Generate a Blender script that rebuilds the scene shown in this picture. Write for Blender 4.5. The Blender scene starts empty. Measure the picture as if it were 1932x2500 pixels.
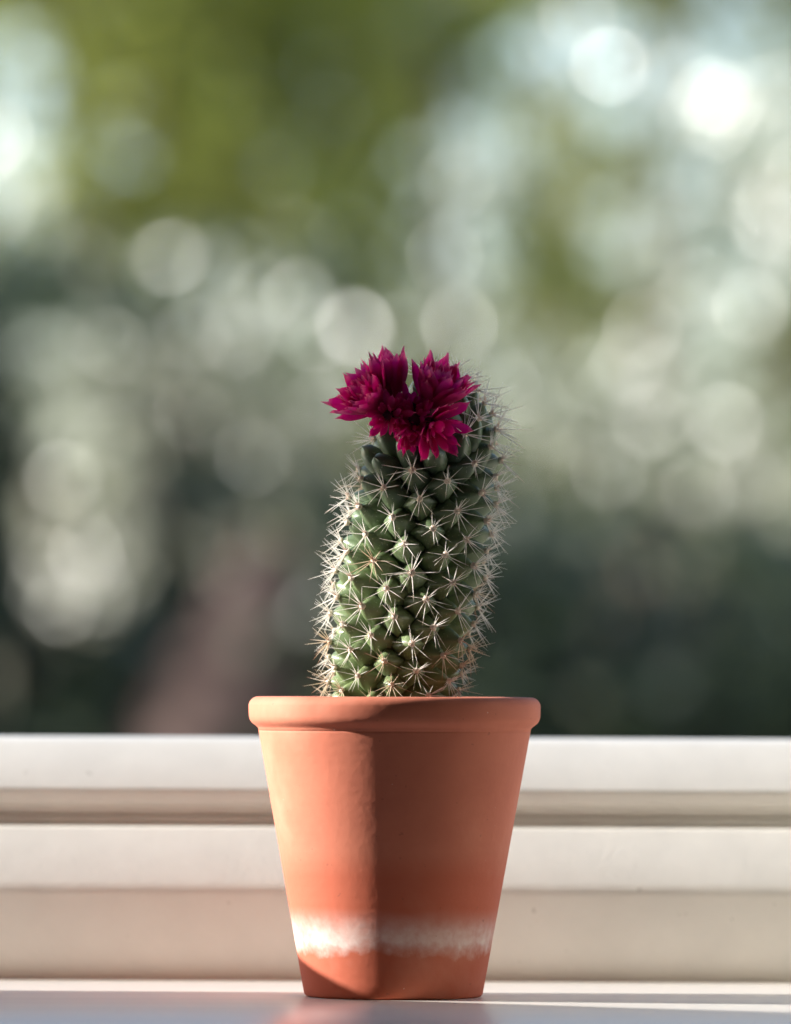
import bpy, bmesh, math, random
from mathutils import Vector, Matrix

random.seed(7)
scene = bpy.context.scene
col = scene.collection
R = math.radians
CM = 0.01

# ------------------------------------------------------------------ camera
cam_data = bpy.data.cameras.new("camera")
cam = bpy.data.objects.new("camera", cam_data)
col.objects.link(cam)
cam_data.sensor_fit = 'HORIZONTAL'
cam_data.sensor_width = 36.0
cam_data.lens = 303.3
cam_data.clip_start = 0.05
cam_data.clip_end = 6000
cam.matrix_world = (Matrix.Translation((0.0, -1.6, 0.0719))
                    @ Matrix.Rotation(R(90 + 1.584), 4, 'X')
                    @ Matrix.Rotation(R(0.25), 4, 'Z'))
cam_data.dof.use_dof = True
cam_data.dof.focus_distance = 1.582
cam_data.dof.aperture_fstop = 14.2
cam_data.dof.aperture_blades = 0
scene.camera = cam

# ------------------------------------------------------------------ sky, sun, exposure
SUN_AZ = 4.0      # degrees behind the left-right line
SUN_EL = 22.0
ca, sa = math.cos(R(SUN_AZ)), math.sin(R(SUN_AZ))
ce, se = math.cos(R(SUN_EL)), math.sin(R(SUN_EL))
TO_SUN = Vector((-ca * ce, sa * ce, se))

world = bpy.data.worlds.new("World")
scene.world = world
world.use_nodes = True
wn = world.node_tree
sky = wn.nodes.new('ShaderNodeTexSky')
sky.sky_type = 'NISHITA'
sky.sun_disc = False
sky.sun_elevation = R(SUN_EL)
sky.sun_rotation = math.atan2(TO_SUN.x, TO_SUN.y)
sky.altitude = 100
sky.air_density = 1.0
sky.dust_density = 2.0
sky.ozone_density = 2.0
bg = wn.nodes['Background']
bg.inputs['Strength'].default_value = 0.15
wn.links.new(sky.outputs[0], bg.inputs['Color'])

sun_data = bpy.data.lights.new("sun", 'SUN')
sun_data.energy = 5.0
sun_data.angle = R(0.9)
sun_data.color = (1.0, 0.965, 0.925)
sun = bpy.data.objects.new("sun", sun_data)
col.objects.link(sun)
sun.location = (-3, 1, 2)
sun.rotation_euler = TO_SUN.to_track_quat('Z', 'Y').to_euler()

scene.view_settings.view_transform = 'Standard'
scene.view_settings.look = 'None'
scene.view_settings.exposure = 1.34
scene.view_settings.gamma = 1.0
scene.view_settings.use_curve_mapping = False
scene.render.engine = 'CYCLES'
scene.cycles.use_denoising = True
scene.cycles.max_bounces = 10
scene.cycles.diffuse_bounces = 6
scene.cycles.transparent_max_bounces = 8

# ------------------------------------------------------------------ helpers
def tag(o, label=None, cat=None, group=None, kind=None):
    if label: o['label'] = label
    if cat: o['category'] = cat
    if group: o['group'] = group
    if kind: o['kind'] = kind
    return o

def mesh_from(name, verts, faces, mat=None, smooth=True):
    me = bpy.data.meshes.new(name)
    me.from_pydata([tuple(v) for v in verts], [], faces)
    me.update()
    if smooth:
        me.polygons.foreach_set('use_smooth', [True] * len(me.polygons))
    if mat: me.materials.append(mat)
    return me

def obj(name, me, parent=None):
    o = bpy.data.objects.new(name, me)
    col.objects.link(o)
    if parent: o.parent = parent
    return o

def empty(name, loc=(0, 0, 0)):
    o = bpy.data.objects.new(name, None)
    o.empty_display_size = 0.02
    col.objects.link(o)
    o.location = loc
    return o

class N:
    """small node-tree writer"""
    def __init__(self, name):
        self.m = bpy.data.materials.new(name)
        self.m.use_nodes = True
        self.t = self.m.node_tree
        self.p = self.t.nodes['Principled BSDF']
        self.out = self.t.nodes['Material Output']
    def n(self, typ, **kw):
        nd = self.t.nodes.new(typ)
        for k, v in kw.items():
            if k.startswith('i_'):
                nd.inputs[k[2:].replace('_', ' ')].default_value = v
            else:
                setattr(nd, k, v)
        return nd
    def l(self, a, b): self.t.links.new(a, b)
    def ramp(self, fac, stops, interp='LINEAR'):
        r = self.n('ShaderNodeValToRGB')
        e = r.color_ramp.elements
        r.color_ramp.interpolation = interp
        while len(e) < len(stops): e.new(0.5)
        for q, (pos, c) in zip(e, stops):
            q.position = pos
            q.color = (*c, 1) if len(c) == 3 else c
        self.l(fac, r.inputs[0])
        return r.outputs[0]
    def noise(self, vec, scale, detail=3, rough=0.5):
        nz = self.n('ShaderNodeTexNoise')
        nz.inputs['Scale'].default_value = scale
        nz.inputs['Detail'].default_value = detail
        nz.inputs['Roughness'].default_value = rough
        if vec: self.l(vec, nz.inputs['Vector'])
        return nz.outputs['Fac']
    def mix(self, fac, a, b, mode='MIX'):
        m = self.n('ShaderNodeMix', data_type='RGBA', blend_type=mode)
        for s, v in ((m.inputs[0], fac), (m.inputs[6], a), (m.inputs[7], b)):
            if hasattr(v, 'links'): self.l(v, s)
            elif isinstance(v, (int, float)): s.default_value = v
            else: s.default_value = (*v, 1)
        return m.outputs[2]
    def math(self, op, a, b=0.0, c=0.0):
        m = self.n('ShaderNodeMath', operation=op)
        for i, v in enumerate((a, b, c)):
            if hasattr(v, 'links'): self.l(v, m.inputs[i])
            else: m.inputs[i].default_value = v
        return m.outputs[0]
    def bump(self, h, strength, dist):
        b = self.n('ShaderNodeBump')
        b.inputs['Strength'].default_value = strength
        b.inputs['Distance'].default_value = dist
        self.l(h, b.inputs['Height'])
        self.l(b.outputs[0], self.p.inputs['Normal'])
    def translucent(self, colour, fac):
        t = self.n('ShaderNodeBsdfTranslucent')
        if hasattr(colour, 'links'): self.l(colour, t.inputs['Color'])
        else: t.inputs['Color'].default_value = (*colour, 1)
        mx = self.n('ShaderNodeMixShader')
        mx.inputs[0].default_value = fac
        self.l(self.p.outputs[0], mx.inputs[1])
        self.l(t.outputs[0], mx.inputs[2])
        self.l(mx.outputs[0], self.out.inputs['Surface'])
    def base(self, c):
        if hasattr(c, 'links'): self.l(c, self.p.inputs['Base Color'])
        else: self.p.inputs['Base Color'].default_value = (*c, 1)
    def set(self, **kw):
        for k, v in kw.items():
            self.p.inputs[k.replace('_', ' ')].default_value = v

# ------------------------------------------------------------------ materials
def mat_paint(name, colour, rough, bump=0.25, streak=False, specks=False):
    m = N(name)
    tc = m.n('ShaderNodeTexCoord').outputs['Object']
    vec = tc
    if streak:
        mp = m.n('ShaderNodeMapping')
        mp.inputs['Scale'].default_value = (0.06, 1, 1)
        m.l(tc, mp.inputs['Vector']); vec = mp.outputs[0]
    a = m.noise(vec, 60, 4, 0.6)
    b = m.noise(tc, 700, 3, 0.6)
    c = m.ramp(a, [(0.3, tuple(x * 0.92 for x in colour)), (0.7, colour)])
    if specks:
        d = m.noise(tc, 240, 4, 0.7)
        e = m.noise(tc, 11, 1, 0.5)
        s = m.math('MULTIPLY', m.math('GREATER_THAN', d, 0.70), m.math('GREATER_THAN', e, 0.50))
        c = m.mix(m.math('MULTIPLY', s, 0.55), c, (0.20, 0.17, 0.12))
    m.base(c)
    m.set(Roughness=rough)
    m.bump(m.math('ADD', m.math('MULTIPLY', a, 0.6), m.math('MULTIPLY', b, 0.4)), bump, 0.0006)
    return m.m

M_frame = mat_paint('white_frame_paint', (0.75, 0.72, 0.65), 0.45, 0.35, specks=True)
M_sill = mat_paint('white_sill_gloss', (0.78, 0.735, 0.67), 0.26, 0.08, streak=True)
M_wall = mat_paint('cream_render', (0.62, 0.58, 0.52), 0.9, 0.5)
M_room = mat_paint('room_plaster', (0.27, 0.24, 0.21), 0.9, 0.5)

def mat_terracotta():
    m = N('terracotta')
    tc = m.n('ShaderNodeTexCoord').outputs['Object']
    sep = m.n('ShaderNodeSeparateXYZ'); m.l(tc, sep.inputs[0])
    ang = m.math('ARCTAN2', sep.outputs[1], sep.outputs[0])
    z = m.math('MULTIPLY', sep.outputs[2], 1 / 0.0719)          # 0 at the base, 1 at the lip
    wob = m.math('SUBTRACT', m.noise(tc, 35, 3, 0.55), 0.5)
    fine = m.math('SUBTRACT', m.noise(tc, 420, 3, 0.6), 0.5)
    mid = m.math('SUBTRACT', m.noise(tc, 120, 3, 0.6), 0.5)
    clay = m.ramp(m.noise(tc, 55, 4, 0.6), [(0.3, (0.50, 0.140, 0.076)), (0.7, (0.58, 0.178, 0.098))])
    damp = (0.49, 0.112, 0.052)
    zz = m.math('ADD', z, m.math('MULTIPLY', wob, 0.03))
    f_damp = m.ramp(zz, [(0.40, (1, 1, 1)), (0.49, (0, 0, 0))])
    c = m.mix(f_damp, clay, damp)
    # chalky salt tide mark: soft upper edge, broken lower edge
    zt = m.math('ADD', z, m.math('ADD', m.math('MULTIPLY', wob, 0.06), m.math('MULTIPLY', mid, 0.03)))
    top = m.ramp(zt, [(0.19, (1, 1, 1)), (0.305, (0, 0, 0))], 'EASE')
    blot = m.math('SUBTRACT', m.noise(tc, 75, 3, 0.6), 0.5)
    zb = m.math('ADD', z, m.math('ADD', m.math('MULTIPLY', blot, 0.11), m.math('MULTIPLY', fine, 0.035)))
    low = m.ramp(zb, [(0.145, (0, 0, 0)), (0.195, (1, 1, 1))])
    dens = m.math('ADD', 0.58, m.math('ADD', m.math('MULTIPLY', mid, 1.3), m.math('ADD', m.math('MULTIPLY', fine, 0.6), m.math('MULTIPLY', blot, 0.8))))
    f = m.math('MULTIPLY', m.math('MULTIPLY', top, low), dens)
    f = m.math('MINIMUM', m.math('MAXIMUM', f, 0.0), 0.92)
    c = m.mix(f, c, (0.78, 0.68, 0.61))
    pit = m.math('LESS_THAN', m.noise(tc, 520, 2, 0.6), 0.27)
    c = m.mix(m.math('MULTIPLY', pit, 0.35), c, (0.22, 0.07, 0.04))
    c = m.mix(m.math('MULTIPLY', m.ramp(m.noise(tc, 28, 4, 0.65), [(0.52, (0, 0, 0)), (0.72, (1, 1, 1))]), 0.22), c, (0.66, 0.36, 0.25))
    # odd pale grains
    grain = m.math('GREATER_THAN', m.noise(tc, 900, 1, 0.5), 0.83)
    c = m.mix(m.math('MULTIPLY', grain, 0.5), c, (0.75, 0.6, 0.5))
    m.base(c)
    m.set(Roughness=0.82)
    rings = m.n('ShaderNodeTexWave', wave_type='BANDS', bands_direction='Z')
    rings.inputs['Scale'].default_value = 130; rings.inputs['Distortion'].default_value = 1.5
    m.l(tc, rings.inputs['Vector'])
    h = m.math('ADD', m.math('MULTIPLY', fine, 0.6),
               m.math('ADD', m.math('MULTIPLY', mid, 0.25), m.math('MULTIPLY', rings.outputs['Fac'], 0.08)))
    m.bump(h, 0.26, 0.0005)
    return m.m
M_clay = mat_terracotta()

def mat_soil():
    m = N('potting_soil')
    tc = m.n('ShaderNodeTexCoord').outputs['Object']
    a = m.noise(tc, 300, 4, 0.7)
    m.base(m.ramp(a, [(0.3, (0.02, 0.013, 0.009)), (0.7, (0.09, 0.06, 0.04))]))
    m.set(Roughness=0.95); m.bump(a, 1.0, 0.002)
    return m.m
M_soil = mat_soil()

def mat_cactus():
    m = N('cactus_skin')
    pos = m.n('ShaderNodeNewGeometry').outputs['Position']
    sep = m.n('ShaderNodeSeparateXYZ'); m.l(pos, sep.inputs[0])
    z = m.math('DIVIDE', m.math('SUBTRACT', sep.outputs[2], 0.07), 0.08)
    rnd = m.n('ShaderNodeObjectInfo').outputs['Random']
    base = m.ramp(z, [(0.0, (0.190, 0.240, 0.095)), (0.45, (0.130, 0.185, 0.075)), (0.72, (0.070, 0.112, 0.060)), (1.0, (0.13, 0.17, 0.065))])
    n1 = m.noise(pos, 260, 4, 0.6)
    c = m.mix(m.math('MULTIPLY', n1, 0.2), base, (0.26, 0.32, 0.19))
    c = m.mix(m.math('MULTIPLY', rnd, 0.35), c, (0.07, 0.11, 0.06))
    sp = m.math('GREATER_THAN', m.noise(pos, 1700, 2, 0.5), 0.68)
    c = m.mix(m.math('MULTIPLY', sp, 0.4), c, (0.55, 0.58, 0.42))
    m.base(c)
    m.set(Roughness=0.38)
    m.p.inputs['Subsurface Weight'].default_value = 0.25
    m.p.inputs['Subsurface Radius'].default_value = (0.6, 1.0, 0.35)
    m.p.inputs['Subsurface Scale'].default_value = 0.0012
    m.bump(m.noise(pos, 1500, 3, 0.6), 0.25, 0.0002)
    return m.m
M_cactus = mat_cactus()

def mat_spine(name, base, mid, tip):
    m = N(name)
    tc = m.n('ShaderNodeTexCoord').outputs['Object']
    ln = m.n('ShaderNodeVectorMath', operation='LENGTH'); m.l(tc, ln.inputs[0])
    d = m.math('DIVIDE', ln.outputs['Value'], 0.0056)
    c = m.ramp(d, [(0.03, base), (0.22, mid), (0.72, mid), (1.0, tip)])
    m.base(c); m.set(Roughness=0.4)
    m.translucent(c, 0.5)
    return m.m
M_spine_pale = mat_spine('spine_pale', (0.64, 0.36, 0.25), (0.95, 0.92, 0.87), (0.92, 0.84, 0.76))
M_spine_rust = mat_spine('spine_rust', (0.45, 0.15, 0.08), (0.86, 0.74, 0.60), (0.58, 0.30, 0.20))
m = N('areole_wool'); m.base((0.78, 0.68, 0.55)); m.set(Roughness=0.95)
m.bump(m.noise(m.n('ShaderNodeTexCoord').outputs['Object'], 3500, 2, 0.6), 0.8, 0.0004)
M_wool = m.m

def mat_petal():
    m = N('magenta_petal')
    tc = m.n('ShaderNodeTexCoord').outputs['Object']
    sep = m.n('ShaderNodeSeparateXYZ'); m.l(tc, sep.inputs[0])
    rnd = m.n('ShaderNodeObjectInfo').outputs['Random']
    mp = m.n('ShaderNodeMapping'); mp.inputs['Scale'].default_value = (10, 10, 0.8)
    m.l(tc, mp.inputs[0])
    vein = m.noise(mp.outputs[0], 3.0, 2, 0.5)
    c = m.ramp(sep.outputs[2], [(0.0, (0.20, 0.002, 0.045)), (0.40, (0.54, 0.002, 0.145)), (0.88, (0.68, 0.004, 0.225)), (1.0, (0.85, 0.16, 0.33))])
    c = m.mix(m.math('MULTIPLY', vein, 0.35), c, (0.30, 0.0, 0.09))
    c = m.mix(m.math('MULTIPLY', rnd, 0.45), c, (0.58, 0.003, 0.10))
    m.base(c); m.set(Roughness=0.6)
    m.translucent(c, 0.5)
    return m.m
M_petal = mat_petal()
m = N('flower_heart'); m.base((0.10, 0.006, 0.025)); m.set(Roughness=0.8)
M_heart = m.m

def mat_leaf(name, a, b, trans=0.45, rough=0.26):
    m = N(name)
    at = m.n('ShaderNodeAttribute'); at.attribute_name = 'tint'
    c = m.ramp(at.outputs['Fac'], [(0.0, a), (1.0, b)])
    m.base(c); m.set(Roughness=rough)
    tcol = m.mix(0.5, c, tuple(min(1, x * 1.9) for x in b))
    m.translucent(tcol, trans)
    return m.m
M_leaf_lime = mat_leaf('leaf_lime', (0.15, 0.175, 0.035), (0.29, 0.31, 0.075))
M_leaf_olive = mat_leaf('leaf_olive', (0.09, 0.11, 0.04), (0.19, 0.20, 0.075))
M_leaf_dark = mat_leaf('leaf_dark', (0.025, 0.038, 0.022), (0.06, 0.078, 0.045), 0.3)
def mat_bark(name, a, b):
    m = N(name)
    tc = m.n('ShaderNodeTexCoord').outputs['Object']
    f = m.noise(tc, 14, 4, 0.65)
    m.base(m.ramp(f, [(0.3, a), (0.7, b)])); m.set(Roughness=0.9); m.bump(f, 0.8, 0.02)
    return m.m
M_bark = mat_bark('bark', (0.07, 0.045, 0.03), (0.16, 0.11, 0.08))
M_bark_red = mat_bark('bark_reddish', (0.05, 0.028, 0.022), (0.09, 0.052, 0.041))
def mat_ground():
    m = N('meadow')
    tc = m.n('ShaderNodeTexCoord').outputs['Object']
    f = m.noise(tc, 0.8, 5, 0.6)
    m.base(m.ramp(f, [(0.3, (0.035, 0.055, 0.02)), (0.7, (0.09, 0.11, 0.04))])); m.set(Roughness=0.95)
    return m.m
M_ground = mat_ground()

# ------------------------------------------------------------------ setting: ground, wall, sill
GZ = -3.6
g = obj('ground', mesh_from('ground', [(-3000, -60, GZ), (3000, -60, GZ), (3000, 5000, GZ), (-3000, 5000, GZ)], [(0, 1, 2, 3)], M_ground, False))
tag(g, kind='structure')

def extrude_x(name, prof, x0, x1, mat, parent=None, bevel=0.0, smooth=False):
    """prof: closed (y, z) outline in cm, run along x (cm)"""
    bm = bmesh.new()
    a = [bm.verts.new((x0 * CM, y * CM, z * CM)) for y, z in prof]
    b = [bm.verts.new((x1 * CM, y * CM, z * CM)) for y, z in prof]
    k = len(prof)
    bm.faces.new(a); bm.faces.new(b[::-1])
    for i in range(k):
        bm.faces.new((a[i], b[i], b[(i + 1) % k], a[(i + 1) % k]))
    bmesh.ops.recalc_face_normals(bm, faces=bm.faces)
    me = bpy.data.meshes.new(name); bm.to_mesh(me); bm.free()
    me.materials.append(mat)
    o = obj(name, me, parent)
    if bevel:
        md = o.modifiers.new('bevel', 'BEVEL'); md.width = bevel * CM; md.segments = 4
        md.limit_method = 'ANGLE'; md.angle_limit = R(25); md.harden_normals = False
        me.polygons.foreach_set('use_smooth', [True] * len(me.polygons))
    return o

# the room wall with its window opening, and the plain room the camera stands in
def block(name, x0, x1, y0, y1, z0, z1, mat, parent=None):
    return extrude_x(name, [(y0, z0), (y1, z0), (y1, z1), (y0, z1)], x0, x1, mat, parent)
wall = block('wall', -440, 260, -10, 17, GZ * 100, -3.0, M_wall)
for nm, x0, x1, z0, z1 in (('wall_left', -440, -348, -3.0, 190), ('wall_right', 96, 260, -3.0, 190), ('wall_head', -348, 96, 160, 190)):
    tag(block(nm, x0, x1, 7, 17, z0, z1, M_wall), kind='structure')
tag(wall, kind='structure')
tag(block('room_wall_back', -440, 260, -330, -320, -120, 190, M_room), kind='structure')
tag(block('room_wall_left', -450, -440, -330, 7, -120, 190, M_room), kind='structure')
tag(block('room_wall_right', 260, 270, -330, 7, -120, 190, M_room), kind='structure')
tag(block('room_ceiling', -440, 260, -330, 7, 180, 190, M_room), kind='structure')
tag(block('room_floor', -440, 260, -330, -10, -100, -92, M_room), kind='structure')
sill = extrude_x('window_sill', [(-20, -3.0), (13, -3.0), (13, 0), (-20, 0)], -348, 96, M_sill, bevel=0.4)
tag(sill, kind='structure')

# window frame: stepped bottom rails, jambs, head, added light-shaping boards and bar
wf = empty('window_frame', (0, 0.09, 0))
tag(wf, 'cream white painted window frame with two sloping stepped rails behind the pot', 'window frame')
def fr(name, prof, x0, x1, bevel=0.12):
    o = extrude_x(name, prof, x0, x1, M_frame, None, bevel)
    o.parent = wf; o.matrix_parent_inverse = Matrix.Translation((0, -0.09, 0))
    return o
fr('lower_rail', [(8.8, -0.1), (8.62, 0.9), (8.6, 2.25), (8.75, 2.5), (10.25, 3.84), (10.85, 3.88), (10.88, 4.12), (11.2, 4.12), (11.2, -0.1)], -340, 88)
fr('upper_rail', [(10.95, 4.13), (10.90, 4.30), (10.70, 4.44), (10.62, 4.78), (12.0, 5.95), (12.45, 6.1), (16.5, 6.1), (16.5, -2.0), (13.05, -2.0), (13.05, 4.13)], -340, 88)
fr('jamb', [(8.8, -0.1), (16.5, -0.1), (16.5, 160), (8.8, 160)], -348, -340)
fr('jamb', [(8.8, -0.1), (16.5, -0.1), (16.5, 160), (8.8, 160)], 88, 96)
fr('head_rail', [(8.8, 152), (16.5, 152), (16.5, 160), (8.8, 160)], -340, 88)
# added out of view
fr('shade_bounce_board', [(2.4, -0.1), (2.7, 4.2), (0.685, 4.97), (-1.29, 4.70), (-1.46, 4.86), (-6.0, 8.7), (-15.7, 17.0), (-16.5, 18), (-16.5, -0.1)], -14, -12, 0.04)  # unseen added board, outline cut to throw the sill and pot shadows
fr('shade_bounce_board', [(-15, -0.1), (8.5, -0.1), (8.5, 11.5), (-15, 11.5)], 21, 23, 0.1)  # unseen added white board bouncing sun onto the pot's right side
fr('shade_bar', [(-14.3, 24.8), (8.9, 24.8), (8.9, 30), (-14.3, 30)], -32.5, -30)  # unseen bar added to keep sun off the cactus top and flowers
fr('stile', [(-18, -0.1), (-14.2, -0.1), (-14.2, 90), (-18, 90)], -32.4, -30.1)  # holds up the added bar
fr('top_rail', [(-14.1, 85), (8.9, 85), (8.9, 90), (-14.1, 90)], -32.3, -30.2)

# ------------------------------------------------------------------ flower pot
def lathe(prof, seg=128):
    vs, fs = [], []
    for r, z in prof:
        for i in range(seg):
            t = 2 * math.pi * i / seg
            vs.append((r * CM * math.cos(t), r * CM * math.sin(t), z * CM))
    for j in range(len(prof) - 1):
        for i in range(seg):
            a, b = j * seg + i, j * seg + (i + 1) % seg
            fs.append((a, b, b + seg, a + seg))
    return vs, fs
def arc(cx, cz, r, a0, a1, n):
    return [(cx + r * math.cos(R(a0 + (a1 - a0) * i / n)), cz + r * math.sin(R(a0 + (a1 - a0) * i / n))) for i in range(n + 1)]
pot = empty('flower_pot', (0, 0, 0))
tag(pot, 'terracotta flower pot with rolled rim and chalky white salt band', 'flower pot')
body_prof = [(0.02, 0.02), (2.0, 0.0), (2.10, 0.02), (2.145, 0.08)]
for i in range(1, 25):
    t = i / 24
    body_prof.append((2.145 + (3.255 - 2.145) * t, 0.08 + (6.30 - 0.08) * t))
body_prof += [(3.262, 6.36), (3.24, 6.40), (2.9, 6.40)] + [(2.9 - 1.0 * t, 6.4 - 5.8 * t) for t in (0.25, 0.5, 0.75, 1.0)] + [(0.02, 0.6)]
vs, fs = lathe(body_prof)
pb = obj('pot_body', mesh_from('pot_body', vs, fs, M_clay), pot)
rim_prof = [(3.0, 6.2), (3.20, 6.34), (3.262, 6.36), (3.275, 6.42)] + [(3.31, 6.455), (3.37, 6.50), (3.43, 6.55)] + \
           [(3.47, 6.61), (3.495, 6.70), (3.50, 6.80)] + arc(3.27, 6.94, 0.235, 5, 90, 10) + \
           [(3.12, 7.178), (3.02, 7.15), (2.96, 7.08), (2.93, 6.95), (2.90, 6.4), (3.0, 6.2)]
vs, fs = lathe(rim_prof)
pr = obj('rim', mesh_from('rim', vs, fs, M_clay), pot)

bm = bmesh.new()
bmesh.ops.create_grid(bm, x_segments=60, y_segments=60, size=0.029)
for v in list(bm.verts):
    if v.co.xy.length > 0.0291: bm.verts.remove(v)
for v in bm.verts:
    v.co.z = 0.066 + random.uniform(-0.0009, 0.0009)
me = bpy.data.meshes.new('soil'); bm.to_mesh(me); bm.free(); me.materials.append(M_soil)
so = obj('soil', me); tag(so, 'dark crumbly potting soil inside the terracotta pot', 'soil', kind='stuff')

# ------------------------------------------------------------------ cactus
TIP = [(6.4, 1.50), (7.2, 1.55), (8.5, 1.71), (10.0, 1.82), (12.0, 1.77), (13.0, 1.68), (13.7, 1.47), (14.2, 1.18), (14.6, 0.80), (14.85, 0.40), (14.95, 0.06)]
AX = [(6.4, -0.12), (7.2, -0.05), (9.45, 0.25), (12.0, 0.66), (13.2, 0.90), (14.2, 1.06), (15.0, 1.15)]
def interp(tab, z):
    if z <= tab[0][0]: return tab[0][1]
    for (a, va), (b, vb) in zip(tab, tab[1:]):
        if z <= b: return va + (vb - va) * (z - a) / (b - a)
    return tab[-1][1]
def axis(z): return Vector((interp(AX, z), 0.0, z))
cactus = empty('cactus', (0, 0, 0.066))
tag(cactus, 'spiny green cactus with magenta flowers growing in the terracotta pot', 'cactus')
OFF = Vector((0, 0, 0.066))

# core stem
seg = 40
vs, fs, rows = [], [], []
zz = [6.4 + 0.25 * i for i in range(33)]
zz = [z for z in zz if z < 14.35] + [14.42]
for z in zz:
    r = max(interp(TIP, z) - 0.70, 0.08); c = axis(z)
    for i in range(seg):
        t = 2 * math.pi * i / seg
        vs.append(((c.x + r * math.cos(t)) * CM, (c.y + r * math.sin(t)) * CM, c.z * CM - OFF.z))
for j in range(len(zz) - 1):
    for i in range(seg):
        a, b = j * seg + i, j * seg + (i + 1) % seg
        fs.append((a, b, b + seg, a + seg))
fs.append(tuple(range((len(zz) - 1) * seg, len(zz) * seg)))
obj('stem', mesh_from('stem', vs, fs, M_cactus), cactus)

# tubercle meshes: +Z outward, +Y up the stem, unit cm
def tubercle_mesh(k, length=0.5, w=0.385, tipw=0.105, finger=False):
    rnd = random.Random(k)
    ns, nr = 16, 8
    vs, fs = [], []
    for j in range(nr + 1):
        t = j / nr
        z = -0.22 + (length + 0.22) * t
        if finger:
            s = w * math.sqrt(max(0, 1 - (max(0, t - 0.35) / 0.65) ** 2.2)) * (0.92 + 0.08 * t)
        else:
            s = w * (1 - t ** 1.35) ** 0.9 + tipw * min(1, t * 2) * math.sqrt(max(0.0, 1 - t ** 7))
        up = 0.06 * t * t
        for i in range(ns):
            a = 2 * math.pi * i / ns
            # rhombic section, keeled below
            q = (abs(math.cos(a)) ** 1.06 + abs(math.sin(a)) ** 1.06) ** (-1 / 1.06) * 1.16 if not finger else 1.0
            q = 1 + (q - 1) * (1 - t ** 3)
            x = s * q * math.cos(a) * 1.04
            y = s * q * math.sin(a) * (1.0 if math.sin(a) > 0 else 1.05) + up
            n = 1 + rnd.uniform(-0.03, 0.03)
            vs.append((x * n * CM, y * n * CM, z * CM))
    top = len(vs); vs.append((0, 0.06 * CM, (length + 0.012) * CM))
    for j in range(nr):
        for i in range(ns):
            a, b = j * ns + i, j * ns + (i + 1) % ns
            fs.append((a, b, b + ns, a + ns))
    for i in range(ns):
        fs.append((nr * ns + i, nr * ns + (i + 1) % ns, top))
    return mesh_from('tubercle', vs, fs, M_cactus)
TUB = [tubercle_mesh(i) for i in range(5)]
FING = [tubercle_mesh(20 + i, 0.85, 0.30, 0.2, True) for i in range(3)]

# areole: low tuft of wool
def areole_mesh(k):
    rnd = random.Random(100 + k)
    bm = bmesh.new()
    bmesh.ops.create_icosphere(bm, subdivisions=2, radius=0.085 * CM)
    for v in bm.verts:
        v.co *= 1 + rnd.uniform(-0.22, 0.22)
        v.co.z *= 0.6
    me = bpy.data.meshes.new('areole'); bm.to_mesh(me); bm.free(); me.materials.append(M_wool)
    me.polygons.foreach_set('use_smooth', [True] * len(me.polygons))
    return me
ARE = [areole_mesh(i) for i in range(3)]

def spine_mesh(k, mat, scale=1.0):
    rnd = random.Random(200 + k)
    vs, fs = [], []
    def spine(azim, polar, L, r0):
        d = Vector((math.sin(polar) * math.cos(azim), math.sin(polar) * math.sin(azim), math.cos(polar)))
        bend = Vector((rnd.uniform(-.07, .07), rnd.uniform(-.07, .07), rnd.uniform(-.08, .08)))
        s1 = d.orthogonal().normalized(); s2 = d.cross(s1)
        st = len(vs); n = 4
        for j in range(n):
            t = j / (n - 1)
            p = d * L * t + bend * L * t * t
            r = r0 * (1 - 0.86 * t ** 1.4)
            for i in range(5):
                a = 2 * math.pi * i / 5
                vs.append((p + s1 * r * math.cos(a) + s2 * r * math.sin(a)) * CM)
        for j in range(n - 1):
            for i in range(5):
                a, b = st + j * 5 + i, st + j * 5 + (i + 1) % 5
                fs.append((a, b, b + 5, a + 5))
        fs.append(tuple(st + (n - 1) * 5 + i for i in range(5)))
    # long radials left, right and below
    for deg in (-152, -124, -97, -70, -44, -18, 12, 168, 195):
        if rnd.random() < 0.14: continue
        spine(R(deg + rnd.uniform(-10, 10)), R(rnd.uniform(56, 82)), scale * rnd.uniform(0.50, 0.70), 0.0112)
    # short bundle above
    for i in range(5):
        spine(R(90 + rnd.uniform(-48, 48)), R(rnd.uniform(30, 66)), scale * rnd.uniform(0.32, 0.52), 0.0105)
    # one or two centrals
    for i in range(rnd.choice((0, 1, 1))):
        spine(R(-60 + rnd.uniform(-60, 60)), R(rnd.uniform(15, 40)), scale * rnd.uniform(0.35, 0.5), 0.014)
    return mesh_from('spine_cluster', vs, fs, mat)
SP_PALE = [spine_mesh(i, M_spine_pale) for i in range(9)]
SP_RUST = [spine_mesh(40 + i, M_spine_rust) for i in range(9)]

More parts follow.
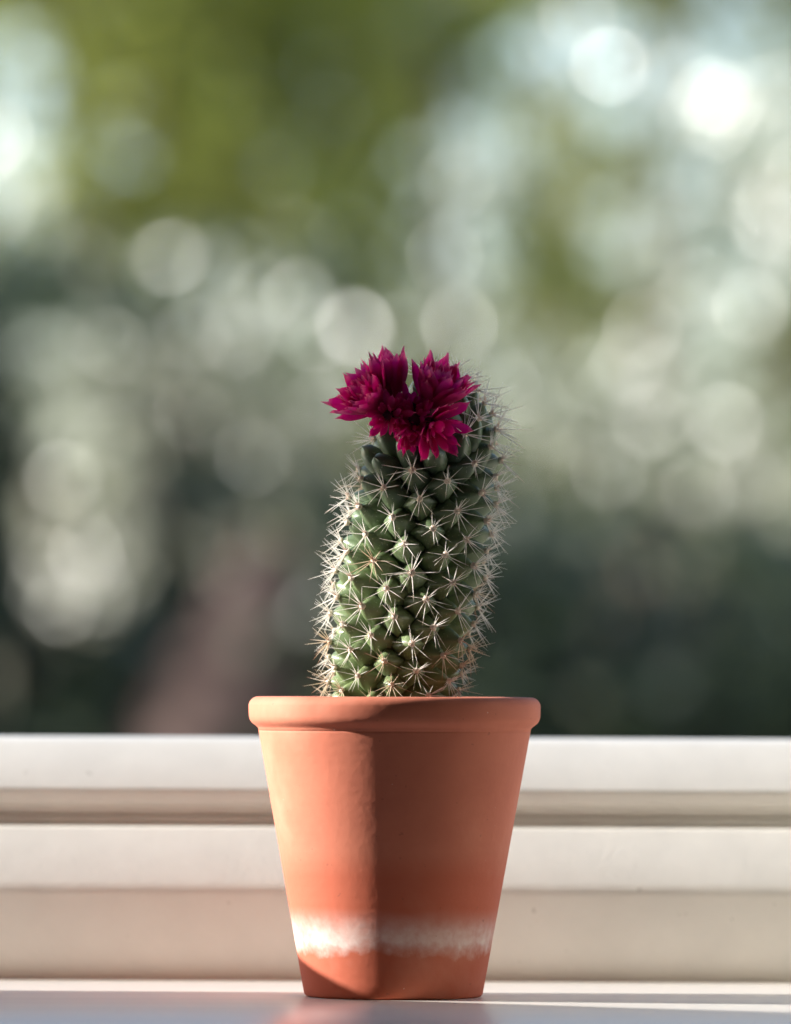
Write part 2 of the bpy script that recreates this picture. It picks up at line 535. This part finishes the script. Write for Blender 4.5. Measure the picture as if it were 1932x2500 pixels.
# spiral order of the tubercles: golden angle, even area for each
GA = 137.50776
Z0, TH0 = 10.76, -9.5
def area_each(z): return 0.58 if z > 9.3 else 0.58 - 0.17 * min(1, (9.3 - z) / 2.3)
steps = []
z = 6.75; acc = 0.0; n = 0
pts = [z]
dz = 0.002
prevr = interp(TIP, z)
while z < 14.93:
    r = interp(TIP, z); r2 = interp(TIP, z + dz)
    acc += 2 * math.pi * r * math.hypot(dz, r - r2)
    z += dz
    a = area_each(z) * (1.0 if z < 13.6 else max(0.45, 1 - 0.5 * (z - 13.6)))
    if acc >= a:
        acc -= a; pts.append(z)
n0 = min(range(len(pts)), key=lambda i: abs(pts[i] - Z0))
up = Vector((0, 0, 1))
rj = random.Random(5)
for n, z in enumerate(pts):
    th = R(TH0 + (n - n0) * GA + rj.uniform(-2.5, 2.5))
    z = z + rj.uniform(-0.03, 0.03)
    r = interp(TIP, z); e = 0.05
    slope = (interp(TIP, z + e) - interp(TIP, z - e)) / (2 * e)
    lean = (interp(AX, z + e) - interp(AX, z - e)) / (2 * e)
    h = Vector((math.sin(th), -math.cos(th), 0))
    nrm = (h - up * (slope + lean * h.x) * 0.9).normalized()
    tip = axis(z) + h * r
    finger = False
    front = -math.cos(th)
    px = 966 + tip.x * 101.7; py = 2431 - tip.z * 101.7
    tilt = 0.10
    if z > 12.6: tilt = 0.10 + 0.5 * min(1, (z - 12.6) / 1.0)
    d = (nrm + up * tilt).normalized()
    if front < 0 and z > 12.75 and px < 1075: finger = True
    size = 1.0 if z > 9.3 else 1.0 - 0.13 * min(1, (9.3 - z) / 2.3)
    if z > 13.8: size = max(0.5, 1 - 0.45 * (z - 13.8))
    L = 0.5 * size * 1.36
    zax = d; xax = up.cross(zax).normalized(); yax = zax.cross(xax)
    if xax.length < .5: xax = Vector((1, 0, 0)); yax = zax.cross(xax)
    rot = Matrix((xax, yax, zax)).transposed().to_4x4()
    base = tip - d * (0.85 if finger else L) * (0.85 if finger else 1.0)
    mw = Matrix.Translation(base * CM - OFF) @ rot @ Matrix.Diagonal((size if not finger else 1, size if not finger else 1, size * 1.36 if not finger else 1, 1)) @ Matrix.Rotation(R(rj.uniform(-8, 8)), 4, 'Z')
    t = obj('tubercle', rj.choice(FING if finger else TUB), cactus)
    t.matrix_local = mw
    if finger: continue
    loc = Matrix.Translation((0, 0.055 * CM, 0.5 * CM))
    a = obj('areole', rj.choice(ARE), t); a.matrix_local = loc
    rust = rj.random() < max(0.05, min(1, (9.6 - z) / 3.0))
    s = obj('spine_cluster', rj.choice(SP_RUST if rust else SP_PALE), t)
    k = rj.uniform(0.86, 1.18) * (1 if size > .9 else 1 / size * 0.92) * (1.0 if z < 13.4 else 1.15)
    s.matrix_local = loc @ Matrix.Rotation(R(rj.uniform(-14, 14)), 4, 'Z') @ Matrix.Diagonal((k * rj.choice((-1, 1)), k, k, 1))
    s['kind'] = 'stuff'

# ------------------------------------------------------------------ flowers
def petal_mesh(k):
    """unit petal: length 1 along Z, width along X, inner face towards +Y"""
    rnd = random.Random(300 + k)
    vs, fs = [], []
    n, w = 7, 4
    width = rnd.uniform(0.105, 0.15); curl = rnd.uniform(-0.10, 0.10); cup = rnd.uniform(0.2, 0.5)
    teeth = [rnd.uniform(-0.07, 0.05) for _ in range(w + 1)]
    teeth[rnd.choice((1, 2, 3))] += 0.10
    for j in range(n + 1):
        t = j / n
        ww = width * (0.38 + 0.9 * math.sin(min(1, t * 1.12) * math.pi * 0.62)) * (1 if t < 0.8 else 1 - 0.8 * ((t - .8) / .2) ** 1.3)
        for i in range(w + 1):
            s = i / w * 2 - 1
            zt = t + (teeth[i] * max(0, (t - 0.75) / 0.25))
            vs.append((s * ww, cup * width * s * s + curl * t * t - 0.05 * math.sin(t * 3), zt))
    for j in range(n):
        for i in range(w):
            a = j * (w + 1) + i
            fs.append((a, a + 1, a + w + 2, a + w + 1))
    return mesh_from('petal', vs, fs, M_petal)
PET = [petal_mesh(i) for i in range(8)]
rf = random.Random(11)
def px2cm(px, py, y): return Vector(((px - 966) / 101.7, y, (2431 - py) / 101.7))
def floret(px, py, y, aim, count, L, pmin, pmax, heart=0.22, squash=1.0):
    base = px2cm(px, py, y)
    ax = Vector(aim).normalized()
    bm = bmesh.new()
    bmesh.ops.create_uvsphere(bm, u_segments=16, v_segments=10, radius=heart * CM)
    for v in bm.verts: v.co.z *= 1.35
    me = bpy.data.meshes.new('flower'); bm.to_mesh(me); bm.free(); me.materials.append(M_heart)
    me.polygons.foreach_set('use_smooth', [True] * len(me.polygons))
    f = obj('flower', me, cactus)
    xa = ax.orthogonal().normalized(); ya = ax.cross(xa)
    f.matrix_local = Matrix.Translation(base * CM - OFF) @ Matrix((xa, ya, ax)).transposed().to_4x4()
    for i in range(count):
        u = (i + 0.5) / count
        pol = R(pmin + (pmax - pmin) * math.sqrt(u) + rf.uniform(-6, 6))
        az = i * R(GA) + rf.uniform(-.25, .25)
        d = Vector((math.sin(pol) * math.cos(az), math.sin(pol) * math.sin(az), math.cos(pol)))
        inward = (Vector((0, 0, 1)) - d * d.z).normalized()
        x = inward.cross(d).normalized()
        l = L * rf.uniform(0.82, 1.08) * (0.5 + 0.5 * u if heart > 0.225 or L < 0.8 else 0.72 + 0.28 * u)
        wv = rf.uniform(0.85, 1.25)
        m4 = Matrix((x, inward, d)).transposed().to_4x4() @ Matrix.Rotation(R(rf.uniform(-18, 18)), 4, 'Z')
        p = obj('petal', rf.choice(PET), f)
        p.matrix_local = Matrix.Translation(d * 0.10 * CM) @ m4 @ Matrix.Diagonal((l * CM * wv, l * CM * wv, l * CM, 1))
# left, crown, right, front-low and low-left heads
floret(938, 1008, -1.35, (-0.80, -0.42, 0.62), 52, 1.24, 4, 46)
floret(962, 998, -1.20, (-0.16, -0.20, 1.0), 26, 1.38, 4, 26)
floret(1040, 1012, -1.42, (0.42, -0.38, 0.90), 62, 1.34, 4, 36)
floret(1002, 1008, -1.50, (0.05, -0.95, 0.30), 24, 0.62, 8, 62, 0.20)
floret(1010, 1032, -1.80, (0.08, -1.0, 0.0), 30, 0.62, 10, 84, 0.18)
floret(950, 1022, -1.80, (-0.35, -0.95, -0.05), 26, 0.68, 10, 80, 0.16)
floret(1048, 1038, -1.78, (0.62, -0.66, -0.42), 22, 0.98, 8, 56, 0.15)
floret(998, 1050, -1.72, (0.12, -0.70, -0.80), 16, 0.72, 8, 45, 0.15)

# ------------------------------------------------------------------ trees beyond the window
# camera-to-tree geometry in metres: a picture offset of one photo pixel is 1/16276 of the distance
EYE = Vector((0, -1.6, 0.0719))
def far(u, v, dist):      # u, v in the 1688-wide view of the photo -> point at that distance
    k = 1.1445 / 16276 * dist
    return Vector((EYE.x + (u - 844) * k, EYE.y + dist, EYE.z + (1485 - v) * k))
GAPS = [(20,190,90,120,.6),(0,400,90,80,.6),(150,480,110,40,.4),(265,270,75,65,.30),(640,130,75,60,.2),(670,260,80,65,.22),
        (990,370,90,85,.8),(1180,110,130,80,.4),(1400,150,120,75,.5),(1600,230,130,110,.85),(1660,420,120,130,1.),(1400,480,130,80,.5),
        (1530,620,95,75,.7),(1140,340,100,60,.4),(980,590,95,60,.55),(900,730,100,50,.45),(1130,860,105,95,.9),(1070,750,90,50,.5),
        (1420,920,140,140,1.),(1330,830,90,60,.6),(1665,1010,75,85,.75),(1560,830,70,50,.4),
        (190,800,140,80,.95),(420,800,160,100,.95),(620,860,130,150,1.),(560,660,120,70,.55),(300,580,80,60,.4),(480,560,80,50,.4),
        (200,1040,105,90,.9),(190,1230,120,85,.85),(545,1165,90,85,.75),(60,1150,50,60,.45),(400,1130,80,60,.35),
        (15,1440,60,80,.65),(1450,1300,150,80,.35),(1350,1200,100,60,.3)]
def cover(u, v):
    g = 0.0
    for x, y, rx, ry, s in GAPS:
        d = ((u - x) / rx) ** 2 + ((v - y) / ry) ** 2
        d /= 1.25
        if d < 4: g = max(g, s * (1 if d < 0.7 else math.exp(-(d - 0.7) * 1.8)))
    return 1 - 0.97 * g

def leaves_mesh(name, pts, size, mat, seed, droop=0.3, face=None):
    """pts: list of (centre, tint); each leaf a folded pointed blade of four triangles"""
    rnd = random.Random(seed)
    vs, fs, tints = [], [], []
    for c, tint in pts:
        L = size * rnd.uniform(0.7, 1.35); W = L * rnd.uniform(0.42, 0.6)
        d = Vector((rnd.gauss(0, 1), rnd.gauss(0, 1), rnd.gauss(-droop, 0.7))).normalized()
        s = d.cross(Vector((rnd.gauss(0, 1), rnd.gauss(0, 1), rnd.gauss(0, 1)))).normalized()
        nn = d.cross(s)
        if face is not None and rnd.random() < 0.75:      # blades aimed to mirror the sun into the camera
            nn = (face + Vector((rnd.gauss(0, .2), rnd.gauss(0, .2), rnd.gauss(0, .2)))).normalized()
            d = nn.cross(Vector((rnd.gauss(0, 1), rnd.gauss(0, 1), rnd.gauss(0, 1)))).normalized(); s = nn.cross(d)
        k = len(vs)
        fold = .15 if face is None else .03
        vs += [c - d * L * .5, c + s * W * .5 + nn * W * fold - d * L * .05, c + d * L * .5, c - s * W * .5 + nn * W * fold - d * L * .05]
        fs += [(k, k + 1, k + 2), (k, k + 2, k + 3)]
        tints += [tint, tint]
    me = mesh_from(name, vs, fs, mat, False)
    at = me.attributes.new('tint', 'FLOAT', 'FACE')
    at.data.foreach_set('value', tints)
    return me

def limb(vs, fs, path, n=8):
    prev = None
    for p, r in path:
        st = len(vs)
        for i in range(n):
            a = 2 * math.pi * i / n
            vs.append(p + Vector((math.cos(a) * r, math.sin(a) * r, 0)))
        if prev is not None:
            for i in range(n):
                fs.append((prev + i, prev + (i + 1) % n, st + (i + 1) % n, st + i))
        prev = st

def tree(name, label, cat, dist, depth, ubox, vbox, want, size, mat, bark, count, seed, group=None, foot=None, clump=9, tr=0.11, face=None):
    """crown filled between picture limits ubox/vbox over a real depth; want(u, v) thins it"""
    rnd = random.Random(seed)
    pts, hubs = [], []
    k = 1.1445 / 16276 * dist
    while len(pts) < count:
        u = rnd.uniform(*ubox); v = rnd.uniform(*vbox)
        if rnd.random() > want(u, v): continue
        c = far(u, v, dist); c.y += rnd.uniform(-.5, .5) * depth
        hubs.append(c)
        tint0 = rnd.random()
        for _ in range(clump):
            q = c + Vector((rnd.gauss(0, .06), rnd.gauss(0, .10), rnd.gauss(0, .05)))
            kq = 1.1445 / 16276 * (q.y - EYE.y)
            if rnd.random() > want(844 + (q.x - EYE.x) / kq, 1485 - (q.z - EYE.z) / kq): continue
            pts.append((q, min(1, max(0, tint0 + rnd.uniform(-.25, .25)))))
    mid = far((ubox[0] + ubox[1]) / 2, (vbox[0] + vbox[1]) / 2, dist)
    low = far(0, vbox[1], dist).z; high = far(0, vbox[0], dist).z
    fx = far(foot, 0, dist).x if foot is not None else mid.x
    root = empty(name, (fx, mid.y, GZ))
    tag(root, label, cat, group)
    inv = Vector((fx, mid.y, GZ))
    cm = leaves_mesh('crown', [(p - inv, t) for p, t in pts], size, mat, seed, face=face)
    c = obj('crown', cm, root)
    vs, fs = [], []
    h = high - GZ
    path = []
    for j in range(9):
        t = j / 8
        path.append((Vector((math.sin(t * 3 + seed) * 0.06 * h * t * .5 + (mid.x - fx) * t, math.cos(t * 2.3 + seed) * .02 * h * t, h * .93 * t)), tr * (1 - .8 * t)))
    limb(vs, fs, path)
    for b in range(10):
        hb = rnd.choice(hubs) - inv
        t0 = rnd.uniform(0.45, 0.8); s = path[int(t0 * 8)][0]
        pth = [(s.lerp(hb, q) + Vector((0, 0, -.05 * math.sin(q * 3.1))), tr * .32 * (1 - .8 * q)) for q in (0, .33, .66, 1)]
        limb(vs, fs, pth, 6)
    obj('trunk', mesh_from('trunk', vs, fs, bark), root)
    return root

def sm(a, b, x):
    t = min(1, max(0, (x - a) / (b - a))); return t * t * (3 - 2 * t)
TB = 'trees and shrubs beyond the window'
tree('broadleaf_tree', 'sunlit lime green tree filling the blurred top of the view', 'tree', 15, 2.2, (-500, 1300), (-350, 1060),
     lambda u, v: cover(u, v) ** 2.2 * (1 - (sm(600, 880, v) if not 640 < u < 1010 else sm(820, 1080, v))) * (1 - .75 * sm(950, 1250, u)), 0.085, M_leaf_lime, M_bark, 8200, 1, TB, foot=820)
tree('broadleaf_tree', 'thin olive green tree with bright sky between its leaves', 'tree', 18, 2.4, (800, 2300), (-350, 1250),
     lambda u, v: cover(u, v) ** 2.2 * sm(850, 1150, u) * (1 - .55 * sm(950, 1250, v)), 0.09, M_leaf_olive, M_bark, 7000, 2, TB, foot=1300)
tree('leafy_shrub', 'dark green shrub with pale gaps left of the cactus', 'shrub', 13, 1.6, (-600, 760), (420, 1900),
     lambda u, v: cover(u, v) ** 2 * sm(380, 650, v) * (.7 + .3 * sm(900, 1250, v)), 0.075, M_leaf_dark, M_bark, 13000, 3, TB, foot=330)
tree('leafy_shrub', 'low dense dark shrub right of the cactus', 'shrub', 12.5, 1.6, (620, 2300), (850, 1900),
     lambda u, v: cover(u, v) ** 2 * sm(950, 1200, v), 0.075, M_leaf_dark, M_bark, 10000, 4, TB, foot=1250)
tree('olive_shrub', 'olive shrub of middle height behind the cactus', 'shrub', 16.5, 1.6, (500, 1100), (560, 1700),
     lambda u, v: cover(u, v) ** 2, 0.08, M_leaf_olive, M_bark, 2500, 5, TB, foot=760)

# the row goes on to both sides of the view
def copy_tree(src, dx, dy, sc, label):
    r = src.copy(); col.objects.link(r)
    r.location = src.location + Vector((dx, dy, 0)); r.scale = (-sc, sc, 1.0 + (sc - 1) * .5)
    r['label'] = label
    for ch in list(src.children):
        c = ch.copy(); col.objects.link(c); c.parent = r
KINDS = {'sunlit lime green tree filling the blurred top of the view': 'lime green', 'thin olive green tree with bright sky between its leaves': 'olive green',
         'dark green shrub with pale gaps left of the cactus': 'tall dark', 'low dense dark shrub right of the cactus': 'low dark'}
sources = [o for o in col.objects if o.get('group') == TB]
for src in sources[:4]:
    for dx, dy, sc in ((-3.4, 6.0, 1.25), (-6.8, 7.5, 1.35), (-10.5, 9.5, 1.5), (3.6, 1.8, 1.1), (7.0, 3.5, 1.2), (10.5, 5.0, 1.3)):
        side = 'left' if dx < 0 else 'right'
        nth = {3: 'first', 6: 'second', 7: 'second', 10: 'third'}[int(abs(dx))]
        copy_tree(src, dx, dy, sc, '%s %s %s in the row going on to the %s of the view' % (nth, KINDS[src['label']], src['category'], side))

GLINT_AXIS = (TO_SUN + Vector((0, -1, 0))).normalized()  # halfway between sun and camera, so leaves facing it glint
M_leaf_laurel = mat_leaf('leaf_laurel', (0.06, 0.08, 0.035), (0.12, 0.15, 0.06), 0.3, 0.30)
M_leaf_laurel.node_tree.nodes['Principled BSDF'].inputs['Specular IOR Level'].default_value = 0.8
tree('laurel_tree', 'thin glossy leaved laurel glinting white in the blurred middle distance', 'tree', 14, 2.6, (-500, 2200), (-300, 1600),
     lambda u, v: (1 - cover(u, v)) ** 1.5, 0.046, M_leaf_laurel, M_bark, 3300, 6, TB, foot=1080, clump=3, tr=0.07, face=GLINT_AXIS)  # laurel added to put glinting discs in the bright gaps

# stout reddish trunk low left of the cactus, behind the dark shrub
vs, fs = [], []
pa, pb_ = far(500, 1750, 12.2), far(620, 1180, 12.2)
o = Vector((pa.x - .05, pa.y, GZ))
root = empty('bare_trunk', o)
tag(root, 'reddish brown bare trunk leaning behind the dark shrub', 'tree trunk')
limb(vs, fs, [(Vector((0, 0, 0)), .28), (pa - o, .24), (pa.lerp(pb_, .5) - o, .20), (pb_ - o, .09)], 16)
obj('trunk', mesh_from('trunk', vs, fs, M_bark_red), root)
